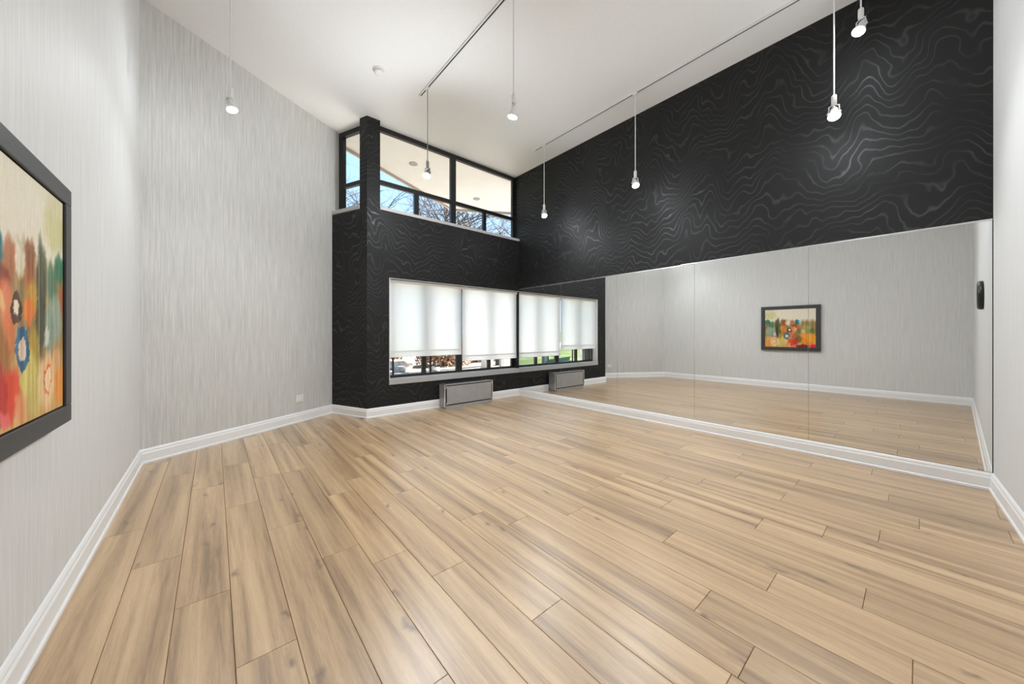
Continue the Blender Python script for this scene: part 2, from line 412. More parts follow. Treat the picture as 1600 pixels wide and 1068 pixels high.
# baseboards: moulded profile swept along each wall
PROF = [(0, 0), (0.026, 0), (0.026, 0.018), (0.018, 0.026), (0.018, 0.104), (0.015, 0.112), (0.0125, 0.116), (0.0125, 0.128), (0.009, 0.138), (0.005, 0.146), (0.0, 0.151)]
def baseboard(name, p, q, nin, m0=0.0, m1=0.0):
    """p->q along the wall, nin = normal into the room, m0/m1 = shift of the ends per metre of depth (mitres)"""
    d = (q - p).normalized(); vs = []; n = len(PROF)
    for end, m in ((p, m0), (q, -m1)):
        for t, z in PROF:
            w = end + nin * t + d * (t * m); vs.append((w.x, w.y, z))
    fs = [(i, (i + 1) % n, n + (i + 1) % n, n + i) for i in range(n)] + [list(range(n))[::-1], list(range(n, 2 * n))]
    return struct(name, MB().add(vs, fs), M['white'])
def mitre(d_in, d_out):      # corner between consecutive runs, interior on the right of travel
    a = math.atan2(d_in.x * d_out.y - d_in.y * d_out.x, d_in.dot(d_out)); return math.tan(a / 2)
ring = [R0, A0, A1, K, Vector((MX, BY)), R1]
names = ['baseboard_left', 'baseboard_angled', 'baseboard_return', 'baseboard_back', 'baseboard_right', 'baseboard_side']
for i, nm in enumerate(names):
    p, q = ring[i], ring[(i + 1) % 6]; d = (q - p).normalized()
    dp = (p - ring[i - 1]).normalized(); dn = (ring[(i + 2) % 6] - q).normalized()
    nin = Vector((d.y, -d.x))
    baseboard(nm, p, q, nin, -mitre(dp, d), -mitre(d, dn))

# ledges under the clerestory (painted trim), with a small nosing
struct('trim_1', wall_seg(A1, kb, DN, LZ, 3.405, t=SET, e0=0.0, e1=0.0).add(*(lambda m: (m.v, m.f))(wall_seg(A1, kb, -DN, LZ + 0.012, 3.405, t=0.012))), M['ledge'], label='narrow grey ledge below the small corner clerestory pane')
struct('trim_2', MB().box(2.047, MX, BY - 0.014, FY, LZ + 0.008, 3.405), M['ledge'], label='long grey ledge below the wide clerestory window')
# lower window sill and reveal lining
struct('trim_3', MB().bbox(WX0 - 0.004, MX, BY - 0.012, FY + 0.01, WZ0 - 0.004, 0.588, 0.006), M['reveal'], label='grey painted sill under the lower window')
struct('trim_4', MB().box(WX0, MX, BY + 0.0, FY, WZ1 - 0.012, WZ1 + 0.001), M['reveal'], label='grey painted head of the lower window recess')
struct('trim_5', MB().box(WX0 - 0.001, WX0 + 0.012, BY + 0.001, FY, 0.588, WZ1 - 0.012), M['white'], label='white painted side of the lower window recess')

# windows ----------------------------------------------------------
def bar(win, name, x0, x1, z0, z1, y0, y1, M_=None):
    mb = MB().bbox(x0, x1, y0, y1, z0, z1, 0.003, M_); return mb.build(name, M['frame'], win)
def pane(win, x0, x1, z0, z1, y, M_=None):
    return MB().box(x0, x1, y - 0.003, y + 0.003, z0, z1, M_).build('pane', M['glass'], win)
# wide clerestory
w2 = tag(empty('window_2', (0, 0, 0)), 'wide black framed clerestory window above the ledge', kind='structure')
Y0, Y1, YG = FY - 0.03, FY + 0.035, FY + 0.01
CT = 4.715
bar(w2, 'frame_head', 2.047, MX, CT, CZ, Y0, Y1)
bar(w2, 'frame_sill', 2.047, MX, 3.405, 3.425, Y0, Y1)
bar(w2, 'frame_jamb', 2.047, 2.085, 3.425, CT, Y0, Y1)
bar(w2, 'frame_jamb', 5.0, MX, 3.425, CT, Y0, Y1)
bar(w2, 'mullion', 3.447, 3.558, 3.425, CT, Y0, Y1)
for x0, x1 in ((2.085, 3.447), (3.558, 5.0)):
    bar(w2, 'transom', x0, x1, 3.832, 3.905, Y0 + 0.004, Y1 - 0.004)
    pane(w2, x0, x1, 3.905, CT, YG)
for x0, x1 in ((2.708, 2.794), (4.21, 4.287)): bar(w2, 'lower_mullion', x0, x1, 3.425, 3.832, Y0 + 0.006, Y1 - 0.006)
for x0, x1 in ((2.085, 2.708), (2.794, 3.447), (3.558, 4.21), (4.287, 5.0)): pane(w2, x0, x1, 3.425, 3.832, YG)
# corner clerestory, along the return; local x runs from the angled wall to the pillar
o1 = A1 + DN * SET; ang = math.atan2(DDIR.y, DDIR.x)
w1 = tag(empty('window_1', (o1.x, o1.y, 0), ang), 'narrow black framed clerestory pane between angled wall and pillar', kind='structure')
WL = (kb - A1).length + 0.02
s_ = 1 if (Matrix.Rotation(ang, 3, 'Z') @ Vector((0, 1, 0))).to_2d().dot(DN) > 0 else -1
def b1(name, x0, x1, z0, z1): bar(w1, name, x0, x1, z0, z1, -0.03, 0.035)
b1('frame_head', -0.02, WL, CT, CZ); b1('frame_sill', -0.02, WL, 3.405, 3.425); b1('frame_jamb', -0.02, 0.085, 3.425, CT); b1('transom', 0.085, WL, 3.835, 3.9)
pane(w1, 0.085, WL, 3.9, CT, 0.01 * s_); pane(w1, 0.085, WL, 3.425, 3.835, 0.01 * s_)
# lower window
w3 = tag(empty('window_3', (0, 0, 0)), 'black framed lower window behind the white roller blinds', kind='structure')
LY0, LY1, LG = FY - 0.012, FY + 0.04, FY + 0.015
bar(w3, 'frame_head', WX0 + 0.012, MX, 2.19, WZ1 - 0.012, LY0, LY1)
bar(w3, 'frame_sill', WX0 + 0.012, MX, 0.588, 0.632, LY0, LY1)
bar(w3, 'frame_jamb', WX0 + 0.012, WX0 + 0.05, 0.632, 2.19, LY0, LY1); bar(w3, 'frame_jamb', 4.985, MX, 0.632, 2.19, LY0, LY1)
MUL = ((2.862, 2.94), (3.578, 3.708), (4.335, 4.41))
for x0, x1 in MUL: bar(w3, 'mullion', x0, x1, 0.632, 2.19, LY0, LY1)
for x0, x1 in ((2.315, 2.345), (3.02, 3.05)): bar(w3, 'sash_stile', x0, x1, 0.632, 2.19, LY0 + 0.01, LY1 - 0.02)
for x0, x1 in ((WX0 + 0.05, 2.315), (2.345, 2.862), (2.94, 3.02), (3.05, 3.578), (3.708, 4.335), (4.41, 4.985)): pane(w3, x0, x1, 0.632, 2.19, LG)

# ------------------------------------------------------------------ roller blinds
def blind(x0, x1, zb, label):
    y = 5.748
    t = tag(empty('roller_blind', ((x0 + x1) / 2, y, zb)), label, 'blind', 'white roller blinds in the lower window')
    hw = (x1 - x0) / 2; top = 2.222 - zb
    n = 10; vs = []; fs = []
    for k in range(n + 1):
        z = 0.03 + (top - 0.03) * k / n
        for x in (-hw, hw): vs += [(x, 0.0006, z), (x, -0.0006, z)]
    for k in range(n):
        a = 4 * k; fs += [(a, a + 2, a + 6, a + 4), (a + 1, a + 5, a + 7, a + 3)]
    # single sheet
    sheet = MB().add([(-hw, 0, 0.02), (hw, 0, 0.02), (hw, 0, top), (-hw, 0, top)], [(0, 1, 2, 3)]).build('fabric', M['blind'], t)
    # wrapped hem: second layer of the same cloth and the bar inside it
    MB().add([(-hw, -0.004, 0.0), (hw, -0.004, 0.0), (hw, -0.004, 0.1), (-hw, -0.004, 0.1), (-hw, 0.004, 0.0), (hw, 0.004, 0.0), (hw, 0.004, 0.1), (-hw, 0.004, 0.1)],
             [(0, 1, 2, 3), (4, 7, 6, 5)]).build('hem_pocket', M['blind'], t)
    MB().bbox(-hw + 0.004, hw - 0.004, -0.003, 0.003, 0.082, 0.108, 0.001).build('hem_bar', M['plastic'], t)
    MB().bbox(-hw, hw, -0.005, 0.005, -0.004, 0.004, 0.0015).build('edge_strip', M['plastic'], t)
    Mr = Matrix.Translation((0, 0, top + 0.005)) @ Matrix.Rotation(PI / 2, 4, 'Y')
    MB().lathe([(0.024, -hw), (0.024, hw)], 16, Mr).build('roller_tube', M['plastic'], t)
    for s in (-1, 1): MB().bbox(s * hw - 0.004, s * hw + 0.004, -0.022, 0.03, top - 0.02, top + 0.03, 0.002).build('bracket', M['plastic'], t)
    return t
blind(WX0 + 0.026, 3.628, 0.945, 'white roller blind beside the dark return wall, stopping higher above the sill')
blind(3.648, MX - 0.02, 0.812, 'white roller blind next to the mirror, pulled down lower')

# ------------------------------------------------------------------ mirror panels and top channel
MW = 1.2192
MLAB = ['frameless mirror panel next to the window wall, reflecting the white blinds',
        'frameless mirror panel reflecting the dark wall edge and angled grey wall',
        'frameless mirror panel in the middle of the row, reflecting the grey corner',
        'frameless mirror panel reflecting most of the colourful painting',
        'frameless mirror panel touching the white side wall, reflecting the wall clock']
for k in range(5):
    y1 = BY - MW * k; y0 = max(y1 - MW, -0.405)
    g = 0.0007
    zt = 2.309 if k < 3 else 2.316
    o = MB().bbox(-0.003, 0.003, -(y1 - y0) / 2 + g, (y1 - y0) / 2 - g, 0, zt - 0.155, 0.0008).build('wall_mirror', M['mirror'])
    o.location = (MX + 0.002, (y0 + y1) / 2, 0.1545)
    tag(o, MLAB[k], 'mirror', 'mirror panels in a row along the dark wall')
for (ya, yb, z, lab) in ((2.212, BY, 2.309, 'thin bright metal channel capping the mirrors next to the window wall'), (-0.405, 2.212, 2.318, 'thin bright metal channel capping the mirrors next to the white side wall')):
    ch = MB(); ch.box(MX - 0.006, MX + 0.006, ya, yb, z, z + 0.008).box(MX - 0.006, MX - 0.0035, ya, yb, z - 0.007, z)
    tag(ch.build('mirror_channel', M['chrome']), lab, 'trim', 'channels over the mirrors')

# ------------------------------------------------------------------ painting on the left wall
def painting():
    ya, yb, z0, z1 = 1.485, 2.635, 0.93, 2.02
    t = tag(empty('framed_painting', (BX, (ya + yb) / 2, z0)), 'colourful abstract painting in a wide charcoal frame on the grey wall', 'painting')
    W, Hh = (yb - ya), (z1 - z0); fw = 0.078; D = 0.062
    def strip(y0, y1, za, zb): return MB().bbox(0.004, D, y0, y1, za, zb, 0.004)
    MB().box(0.0, 0.03, -W / 2 + 0.02, W / 2 - 0.02, 0.02, Hh - 0.02).build('backing', M['gap'], t)
    for args in ((-W / 2, W / 2, 0, fw), (-W / 2, W / 2, Hh - fw, Hh), (-W / 2, -W / 2 + fw, fw, Hh - fw), (W / 2 - fw, W / 2, fw, Hh - fw)):
        strip(*args).build('frame_rail', M['frame_pic'], t)
    iw, ih = W - 2 * fw - 0.012, Hh - 2 * fw - 0.012
    nu, nv = 150, 150; vs = []; fs = []; cols = []
    rr = random.Random(5)
    B = [  # u (0 = end by the corner), v (0 = top), ru, rv, colour (sRGB 0-255), strength
        (.10, .14, .14, .13, (196, 188, 128), .8), (.06, .05, .2, .05, (212, 202, 168), .6),
        (.05, .34, .06, .07, (58, 122, 92), .95), (.14, .42, .06, .10, (70, 118, 88), .9), (.02, .50, .04, .07, (176, 96, 62), .8), (.10, .58, .09, .12, (150, 168, 150), .85),
        (.18, .63, .06, .12, (118, 140, 122), .8), (.21, .66, .03, .05, (214, 214, 196), .8), (.27, .50, .045, .26, (58, 60, 40), .92), (.23, .38, .05, .12, (88, 92, 60), .8), (.31, .62, .03, .18, (76, 74, 44), .8),
        (.38, .33, .05, .08, (142, 84, 48), .9), (.39, .43, .05, .06, (168, 92, 44), .85), (.36, .50, .05, .08, (196, 154, 50), .9), (.39, .55, .055, .055, (232, 120, 34), .95), (.34, .72, .05, .12, (178, 150, 46), .85),
        (.48, .36, .05, .07, (228, 214, 188), .9), (.56, .37, .05, .10, (174, 104, 66), .85), (.60, .45, .05, .06, (128, 56, 32), .9), (.655, .34, .05, .065, (18, 94, 112), .97), (.70, .34, .03, .06, (140, 196, 188), .7),
        (.58, .53, .06, .09, (226, 128, 88), .9), (.68, .485, .07, .035, (216, 78, 30), .95), (.62, .53, .03, .04, (232, 190, 120), .7), (.69, .58, .045, .08, (82, 112, 44), .95), (.56, .64, .05, .08, (214, 110, 60), .8),
        (.82, .52, .08, .10, (148, 156, 84), .85), (.93, .58, .05, .08, (88, 118, 52), .9), (.76, .60, .04, .06, (232, 206, 160), .7),
        (.78, .70, .08, .09, (240, 146, 60), .9), (.90, .76, .12, .13, (238, 152, 28), .95), (.76, .84, .08, .10, (222, 130, 30), .9), (.62, .74, .07, .10, (150, 96, 44), .9), (.69, .78, .05, .10, (98, 80, 32), .85),
        (.40, .80, .09, .10, (214, 196, 110), .85), (.33, .90, .08, .08, (200, 182, 104), .8), (.20, .86, .10, .12, (236, 196, 146), .9), (.05, .90, .07, .10, (236, 148, 66), .92), (.18, .82, .03, .06, (228, 150, 96), .7), (.09, .78, .05, .06, (226, 170, 120), .7),
        (.54, .87, .07, .10, (214, 62, 34), .95), (.62, .86, .05, .10, (176, 34, 26), .9), (.47, .93, .05, .06, (226, 140, 96), .8), (.75, .97, .13, .05, (96, 18, 20), .95), (.60, .96, .05, .03, (228, 96, 96), .9), (.95, .97, .06, .06, (222, 22, 62), .97), (.88, .90, .07, .05, (236, 120, 20), .8),
    ]
    RING = [(.45, .70, .058, .085, .55, (34, 92, 130), (224, 200, 180)), (.50, .55, .045, .06, .5, (70, 36, 24), (236, 222, 190)), (.19, .855, .045, .06, .82, (222, 104, 48), (238, 204, 158))]
    lin = lambda c: tuple(((x / 255) ** 2.2) for x in c)
    streak = [[rr.random() for _ in range(64)] for _ in range(8)]
    def fn(u, a, k):
        x = u * a; i = int(math.floor(x)); f = x - i; f = f * f * (3 - 2 * f); s = streak[k]; return s[i % 64] * (1 - f) + s[(i + 1) % 64] * f
    for j in range(nv + 1):
        for i in range(nu + 1):
            u, v = i / nu, j / nv
            vs.append((0.052 + 0.0012 * fn(u, 60, 6) * (v > 0.3), iw / 2 - u * iw, fw + 0.006 + ih * (1 - v)))
            base = Vector((224, 214, 190)) * (1 - 0.10 * max(0, 0.25 - v) / 0.25 * 0)
            edge = 0.27 + 0.06 * (fn(u, 14, 0) - .5) + 0.04 * (fn(u, 41, 1) - .5)
            k = max(0, min(1, (v - edge) / 0.10)); c = base.lerp(Vector((150, 122, 74)), k)
            if v > 0.62: c = c.lerp(Vector((206, 160, 96)), min(1, (v - .62) / .2))
            wu = u + 0.018 * (fn(v + u, 23, 2) - .5) + 0.014 * (fn(v * 1.7 - u, 47, 3) - .5)
            wv = v + 0.030 * (fn(u, 37, 4) - .5) + 0.018 * (fn(u + .3 * v, 59, 5) - .5)
            for bu, bv, ru, rv, bc, st in B:
                d = ((wu - bu) / ru) ** 2 + ((wv - bv) / rv) ** 2
                if d < 2.2: c = c.lerp(Vector(bc), st * max(0, min(1, (1.35 - d) / 0.8)))
            for bu, bv, ru, rv, hole, bc, hc in RING:
                d = math.sqrt(((wu - bu) / ru) ** 2 + ((wv - bv) / rv) ** 2)
                if d < 1.05: c = c.lerp(Vector(bc), 0.95) if d > hole else c.lerp(Vector(hc), 0.85)
            s = (fn(u, 63, 6) - .5) * 26 * (v > 0.3) + (fn(u + 0.02 * fn(v, 9, 7), 29, 7) - .5) * 22 * (v > 0.28)
            if .19 < u < .20 and .2 < v < .62: c = c.lerp(Vector((224, 214, 180)), 0.6)
            if .285 < u < .295 and .3 < v < .8: c = c.lerp(Vector((210, 200, 160)), 0.35)
            c = Vector([max(0, min(255, x + s + rr.uniform(-5, 5))) for x in c])
            cols.append((*lin(c), 1))
    for j in range(nv):
        for i in range(nu):
            a = j * (nu + 1) + i; fs.append((a, a + nu + 1, a + nu + 2, a + 1))
    m, nt, p, _ = new_mat('abstract_canvas_paint')
    at = nt.nodes.new('ShaderNodeVertexColor'); at.layer_name = 'paint'
    f = noise(nt, mapping(nt, objco(nt), (1, 60, 8)), 1, 3)
    nt.links.new(mixc(nt, 0.22, at.outputs[0], ramp(nt, f, [(0.3, (.35, .35, .35)), (.7, (.95, .95, .95))]), 'OVERLAY'), p.inputs['Base Color']); p.inputs['Roughness'].default_value = 0.45
    cv = MB().add(vs, fs, True).build('canvas', m, t)
    ca = cv.data.color_attributes.new('paint', 'FLOAT_COLOR', 'POINT')
    ca.data.foreach_set('color', [x for c in cols for x in c])
painting()

# ------------------------------------------------------------------ steel convector heater under the window
def heater():
    x0, x1, yf, yb, zt = 3.098, 4.15, 5.445, BY - 0.028, 0.437
    t = tag(empty('convector_heater', ((x0 + x1) / 2, (yf + yb) / 2, 0)), 'brushed steel convector heater box on the floor below the window sill', 'heater')
    hw, hd = (x1 - x0) / 2, (yb - yf) / 2
    MB().bbox(-hw + 0.004, hw - 0.004, -hd + 0.012, hd, 0.055, zt - 0.004, 0.006).build('body', M['steel'], t)
    MB().bbox(-hw + 0.02, hw - 0.02, -hd + 0.004, hd - 0.02, 0.0, 0.06, 0.004).build('plinth', M['steel'], t)
    MB().bbox(-hw, hw, -hd - 0.004, hd, zt - 0.012, zt, 0.004).build('top_edge', M['chrome'], t)
    for s in (-1, 1): MB().bbox(s * hw - 0.009, s * hw + 0.009, -hd - 0.003, -hd + 0.016, 0.045, zt - 0.012, 0.004).build('corner_post', M['chrome'], t)
    MB().box(-hw + 0.014, hw - 0.014, -hd + 0.004, -hd + 0.013, 0.062, zt - 0.016).build('shadow_gap', M['gap'], t)
    d = MB().bbox(-hw + 0.038, hw - 0.030, -hd - 0.006, -hd + 0.006, 0.080, zt - 0.032, 0.004).build('front_panel', M['steel'], t)
    for sx in (-1, 1):
        for z, s in ((0.098, 1), (zt - 0.05, -1)):
            cx = sx * (hw - 0.042); c = MB(); c.bbox(cx - 0.018, cx + 0.018, -hd - 0.0105, -hd - 0.005, z - s * 0.015 - 0.004, z - s * 0.015 + 0.006, 0.002)
            c.bbox(cx + sx * 0.018 - 0.005, cx + sx * 0.018 + 0.005, -hd - 0.0105, -hd - 0.005, z - 0.02, z + 0.02, 0.002); c.build('corner_tab', M['chrome'], d)
    for i in range(14): MB().box(-hw + 0.1 + i * 0.062, -hw + 0.15 + i * 0.062, 0.0, 0.08, zt - 0.0005, zt + 0.0012).build('vent_slot', M['gap'], t)
heater()

# ------------------------------------------------------------------ outlets
def outlet(name, label, pos, nin, w, h, mat, slots):
    rz = math.atan2(nin.y, nin.x) + PI / 2
    t = tag(empty(name, (pos[0], pos[1], pos[2]), rz), label, 'outlet')
    MB().bbox(-w / 2, w / 2, -0.008, 0.0, 0, h, 0.003).build('cover_plate', mat, t)
    for cx in slots:
        for k in (0.28, 0.72):
            s = MB().bbox(cx - 0.017, cx + 0.017, -0.0105, -0.007, h * k - 0.015, h * k + 0.015, 0.003).build('socket', mat, t)
            for dx in (-0.006, 0.006): MB().box(cx + dx - 0.0012, cx + dx + 0.0012, -0.0112, -0.0100, h * k - 0.006, h * k + 0.006).build('slot', M['gap'], s)
pa = A0 + ADIR * ((Vector((0.97, 6.16)) - A0).dot(ADIR))
outlet('wall_outlet', 'white double wall outlet low on the angled grey wall', (pa.x, pa.y, 0.305), -AN, 0.118, 0.105, M['plastic'], (-0.026, 0.026))
outlet('wall_outlet', 'black wall outlet low on the dark wall between heater and mirror', (4.628, BY, 0.25), Vector((0, -1)), 0.072, 0.112, M['black'], (0,))

# ------------------------------------------------------------------ wall clock on the side wall (seen in the mirror)
def clock():
    x = 3.32; p = R0 + (R1 - R0) * ((x - R0.x) / (R1.x - R0.x)); nin = -RN
    rz = math.atan2(nin.y, nin.x) + PI / 2
    t = tag(empty('wall_clock', (p.x, p.y, 1.79), rz), 'round black wall clock on the white side wall, seen in the mirror', 'clock')
    Mr = Matrix.Rotation(PI / 2, 4, 'X')
    MB().lathe([(0.150, 0.0), (0.165, 0.004), (0.168, 0.02), (0.160, 0.040), (0.148, 0.046), (0.140, 0.036)], 40, Mr).build('case', M['black'], t)
    MB().lathe([(0.0, 0.034), (0.140, 0.034)], 40, Mr).build('dial', M['plastic'], t)
    for k in range(12):
        a = k * PI / 6; MB().box(-0.004, 0.004, -0.0365, -0.0345, 0.112, 0.130, Matrix.Rotation(a, 4, 'Y')).build('hour_mark', M['black'], t)
    for a, L, w in ((0.9, 0.08, 0.006), (2.6, 0.115, 0.004)): MB().box(-w, w, -0.040, -0.038, -0.02, L, Matrix.Rotation(a, 4, 'Y')).build('hand', M['black'], t)
clock()

# ------------------------------------------------------------------ ceiling: smoke detector, tracks, pendants
sd = tag(empty('smoke_detector', (1.642, 4.607, CZ)), 'round white smoke detector on the ceiling', 'smoke detector')
Mf = Matrix.Rotation(PI, 4, 'X')
MB().lathe([(0.075, 0), (0.075, 0.012), (0.066, 0.016)], 28, Mf).build('base', M['plastic'], sd)
MB().lathe([(0.056, 0.014), (0.062, 0.03), (0.055, 0.046), (0.034, 0.052), (0.0, 0.053)], 28, Mf).build('cover', M['plastic'], sd)
MB().lathe([(0.0575, 0.013), (0.0575, 0.024)], 28, Mf).build('vent_ring', M['black'], sd)

def track(x, y0, y1, label):
    t = tag(empty('ceiling_track', (x, (y0 + y1) / 2, CZ)), label, 'light track', 'ceiling light tracks')
    L = (y1 - y0) / 2; rail = MB()
    rail.bbox(-0.021, -0.008, -L, L, -0.024, 0, 0.001); rail.bbox(0.008, 0.021, -L, L, -0.024, 0, 0.001); rail.box(-0.021, 0.021, -L, L, -0.004, 0)
    rail.build('rail', M['lamp_white'], t)
    MB().box(-0.008, 0.008, -L, L, -0.022, -0.004).build('conductor_slot', M['gap'], t)
    for s in (-1, 1): MB().bbox(-0.019, 0.019, s * L - 0.012, s * L + 0.012, -0.024, 0, 0.002).build('end_cap', M['lamp_white'], t)
TX = (0.10, 2.268, 4.575)
track(TX[0], 2.0, 4.60, 'white ceiling track carrying the pendant by the angled grey wall')
track(TX[1], 0.1, 4.69, 'white ceiling track running down the middle of the ceiling')
track(TX[2], -0.2, 4.69, 'white ceiling track close to the dark mirror wall')

def pendant(x, y, zl, label, aim, metal='lamp_white', watts=None, beam=1.0):
    """zl = height of the lens; aim = direction the lens faces"""
    mt = M[metal]; t = tag(empty('pendant_spotlight', (x, y, CZ)), label, 'pendant lamp', 'pendant spotlights on the tracks')
    zt = -0.022; drop = zl - CZ
    MB().bbox(-0.016, 0.016, -0.035, 0.035, zt - 0.018, zt, 0.003).build('track_adapter', M['lamp_white'], t)
    neck0 = drop + 0.215
    MB().tube([(0, 0, zt - 0.015), (0, 0, neck0)], 0.0062, 10).build('rod', mt, t)
    MB().lathe([(0.008, neck0 + 0.015), (0.019, neck0 + 0.006), (0.021, neck0 - 0.004), (0.021, neck0 - 0.075), (0.017, neck0 - 0.085), (0.006, neck0 - 0.09)], 20).build('neck', mt, t)
    # yoke
    d = Vector(aim).normalized(); side = d.cross(Vector((0, 0, 1)))
    if side.length < 0.05: side = Vector((1, 0, 0))
    side.normalize(); pv = Vector((0, 0, drop + 0.055))
    yk = MB()
    for s in (-1, 1): yk.tube([(0, 0, neck0 - 0.08), Vector((0, 0, neck0 - 0.095)) + side * 0.036 * s, pv + side * 0.040 * s], 0.0055, 8)
    yk.build('yoke', mt, t)
    Mr = Matrix.Translation(pv) @ d.to_track_quat('Z', 'Y').to_matrix().to_4x4()
    hd = MB().lathe([(0.0, -0.092), (0.012, -0.090), (0.016, -0.082), (0.016, -0.055), (0.030, -0.048), (0.032, -0.006), (0.034, 0.0), (0.044, 0.030), (0.049, 0.046), (0.049, 0.056), (0.043, 0.056), (0.030, 0.050)], 28, Mr).build('lamp_head', mt, t)
    MB().lathe([(0.030, 0.050), (0.026, 0.058), (0.015, 0.064), (0.0, 0.066)], 28, Mr).build('lens', M['lens'], hd)
    for s in (-1, 1): MB().lathe([(0.010, 0.034), (0.010, 0.048), (0.006, 0.052)], 12, Matrix.Translation(pv) @ (side * s).to_track_quat('Z', 'Y').to_matrix().to_4x4()).build('knob', mt, hd)
    ld = bpy.data.lights.new('pendant_light', 'POINT'); lo = bpy.data.objects.new('pendant_light', ld); COL.objects.link(lo); lo.parent = t
    ld.energy = watts if watts else LAMP_W; ld.shadow_soft_size = 0.035; ld.color = (0.915, 0.962, 1.0)
    lo.location = pv + d * 0.112
    bd_ = bpy.data.lights.new('pendant_beam', 'SPOT'); bo = bpy.data.objects.new('pendant_beam', bd_); COL.objects.link(bo); bo.parent = t
    bd_.energy = BEAM_W * beam; bd_.spot_size = math.radians(150); bd_.spot_blend = 1.0; bd_.shadow_soft_size = 0.035; bd_.color = ld.color
    bo.location = pv + d * 0.112; bo.rotation_euler = (-d).to_track_quat('Z', 'Y').to_euler()
    return t
pendant(0.125, 4.53, 3.60, 'pendant spotlight hanging in front of the angled grey wall', (0.25, -0.25, -1), watts=LAMP_W * 0.5, beam=0.6)
pendant(TX[1], 4.47, 3.53, 'grey pendant spotlight hanging in front of the clerestory window', (-0.5, -0.35, -1), 'lamp_grey', watts=LAMP_W * 2.2)
pendant(TX[1], 2.63, 3.50, 'pendant spotlight second along the middle track, seen against the ceiling', (-0.1, 0.2, -1), watts=LAMP_W * 0.85, beam=0.9)
pendant(TX[2], 4.45, 3.47, 'pendant spotlight nearest the window end of the mirror wall track', (-0.35, -0.5, -1), watts=LAMP_W * 0.65, beam=0.8)
pendant(TX[2], 2.64, 3.44, 'pendant spotlight second along the mirror wall track', (-0.4, -0.4, -1), watts=LAMP_W * 0.42, beam=0.8)
pendant(TX[1], 0.54, 3.48, 'unseen pendant spotlight added on the middle track at the end away from the windows', (0.1, 0.2, -1), watts=LAMP_W * 1.0, beam=0.7)  # out of view, added because the room needed more light
pendant(TX[2], 0.54, 3.43, 'long pendant spotlight with the brightest glare before the dark wall', (-0.6, -0.1, -1), watts=LAMP_W * 0.45, beam=0.6)
pendant(TX[2], 0.355, 4.14, 'short stemmed spotlight close under the ceiling before the dark wall', (-0.5, 0.3, -1), watts=LAMP_W * 0.3, beam=0.5)

# ------------------------------------------------------------------ outside: roof overhang, ground, fence, plants, trees
so = [(1.60, 6.58), (1.837, 6.816), (4.95, 8.30), (6.42, 7.45), (9.0, 5.96), (9.0, 4.0), (MX + T, 4.0), (MX + T, FY + 0.05), (2.1, FY + 0.05)]
roof = struct('roof', MB().prism(so, 4.76, 4.95), M['soffit'], label='cream underside of the roof overhang beyond the clerestory')
for p, q in (((1.837, 6.816), (4.95, 8.30)), ((4.95, 8.30), (9.0, 5.96))):
    p, q = Vector(p), Vector(q); d = (q - p).normalized(); n = Vector((-d.y, d.x))
    MB().prism([p, q, q + n * 0.035, p + n * 0.035], 4.70, 5.02).build('fascia_board', M['fascia'], roof)
for x, y, lab in ((3.05, 6.62, 'small recessed downlight in the roof overhang beyond the wide upper pane'), (5.06, 7.3, 'small recessed downlight in the roof overhang towards the mirror wall')):
    s = tag(empty('soffit_downlight', (x, y, 4.76)), lab, 'downlight', 'downlights in the overhang')
    MB().lathe([(0.085, 0), (0.085, 0.008), (0.062, 0.01)], 24, Mf).build('rim', M['lamp_grey'], s)
    MB().lathe([(0.0, 0.004), (0.06, 0.006)], 24, Mf).build('lens', M['plastic'], s)

GZ = -0.18
gr = MB(); nx, ny = 50, 40
def gh(x, y):
    return GZ + 0.02 * math.sin(x * .7) + max(0, (-x - 3) * 0.035) + max(0, y - 14) * 0.012
gv = [(-42 + 84 * i / nx, 5.0 + 55 * j / ny, gh(-42 + 84 * i / nx, 5.0 + 55 * j / ny)) for j in range(ny + 1) for i in range(nx + 1)]
gr.add(gv, [(j * (nx + 1) + i, j * (nx + 1) + i + 1, (j + 1) * (nx + 1) + i + 1, (j + 1) * (nx + 1) + i) for j in range(ny) for i in range(nx)], True)
struct('lawn', gr, M['grass'], label='sunlit lawn sloping up outside the window')
struct('ground_patio', MB().prism([(1.7, 6.7), (22, 5.6), (24, 24), (5.0, 22.5), (3.4, 13)], GZ - 0.06, GZ + 0.10), M['patio'], label='pale gravelled patio outside the lower window')
struct('path', MB().prism([(-24, 19.5), (-3, 17.0), (2.8, 16.6), (2.8, 18.2), (-3, 18.8), (-24, 22.0)], 0.05, 0.16).prism([(-24, 19.5), (-12, 18.1), (-12, 20.2), (-24, 22.0)], 0.1, 0.6), M['path'], label='pale concrete path crossing the lawn')

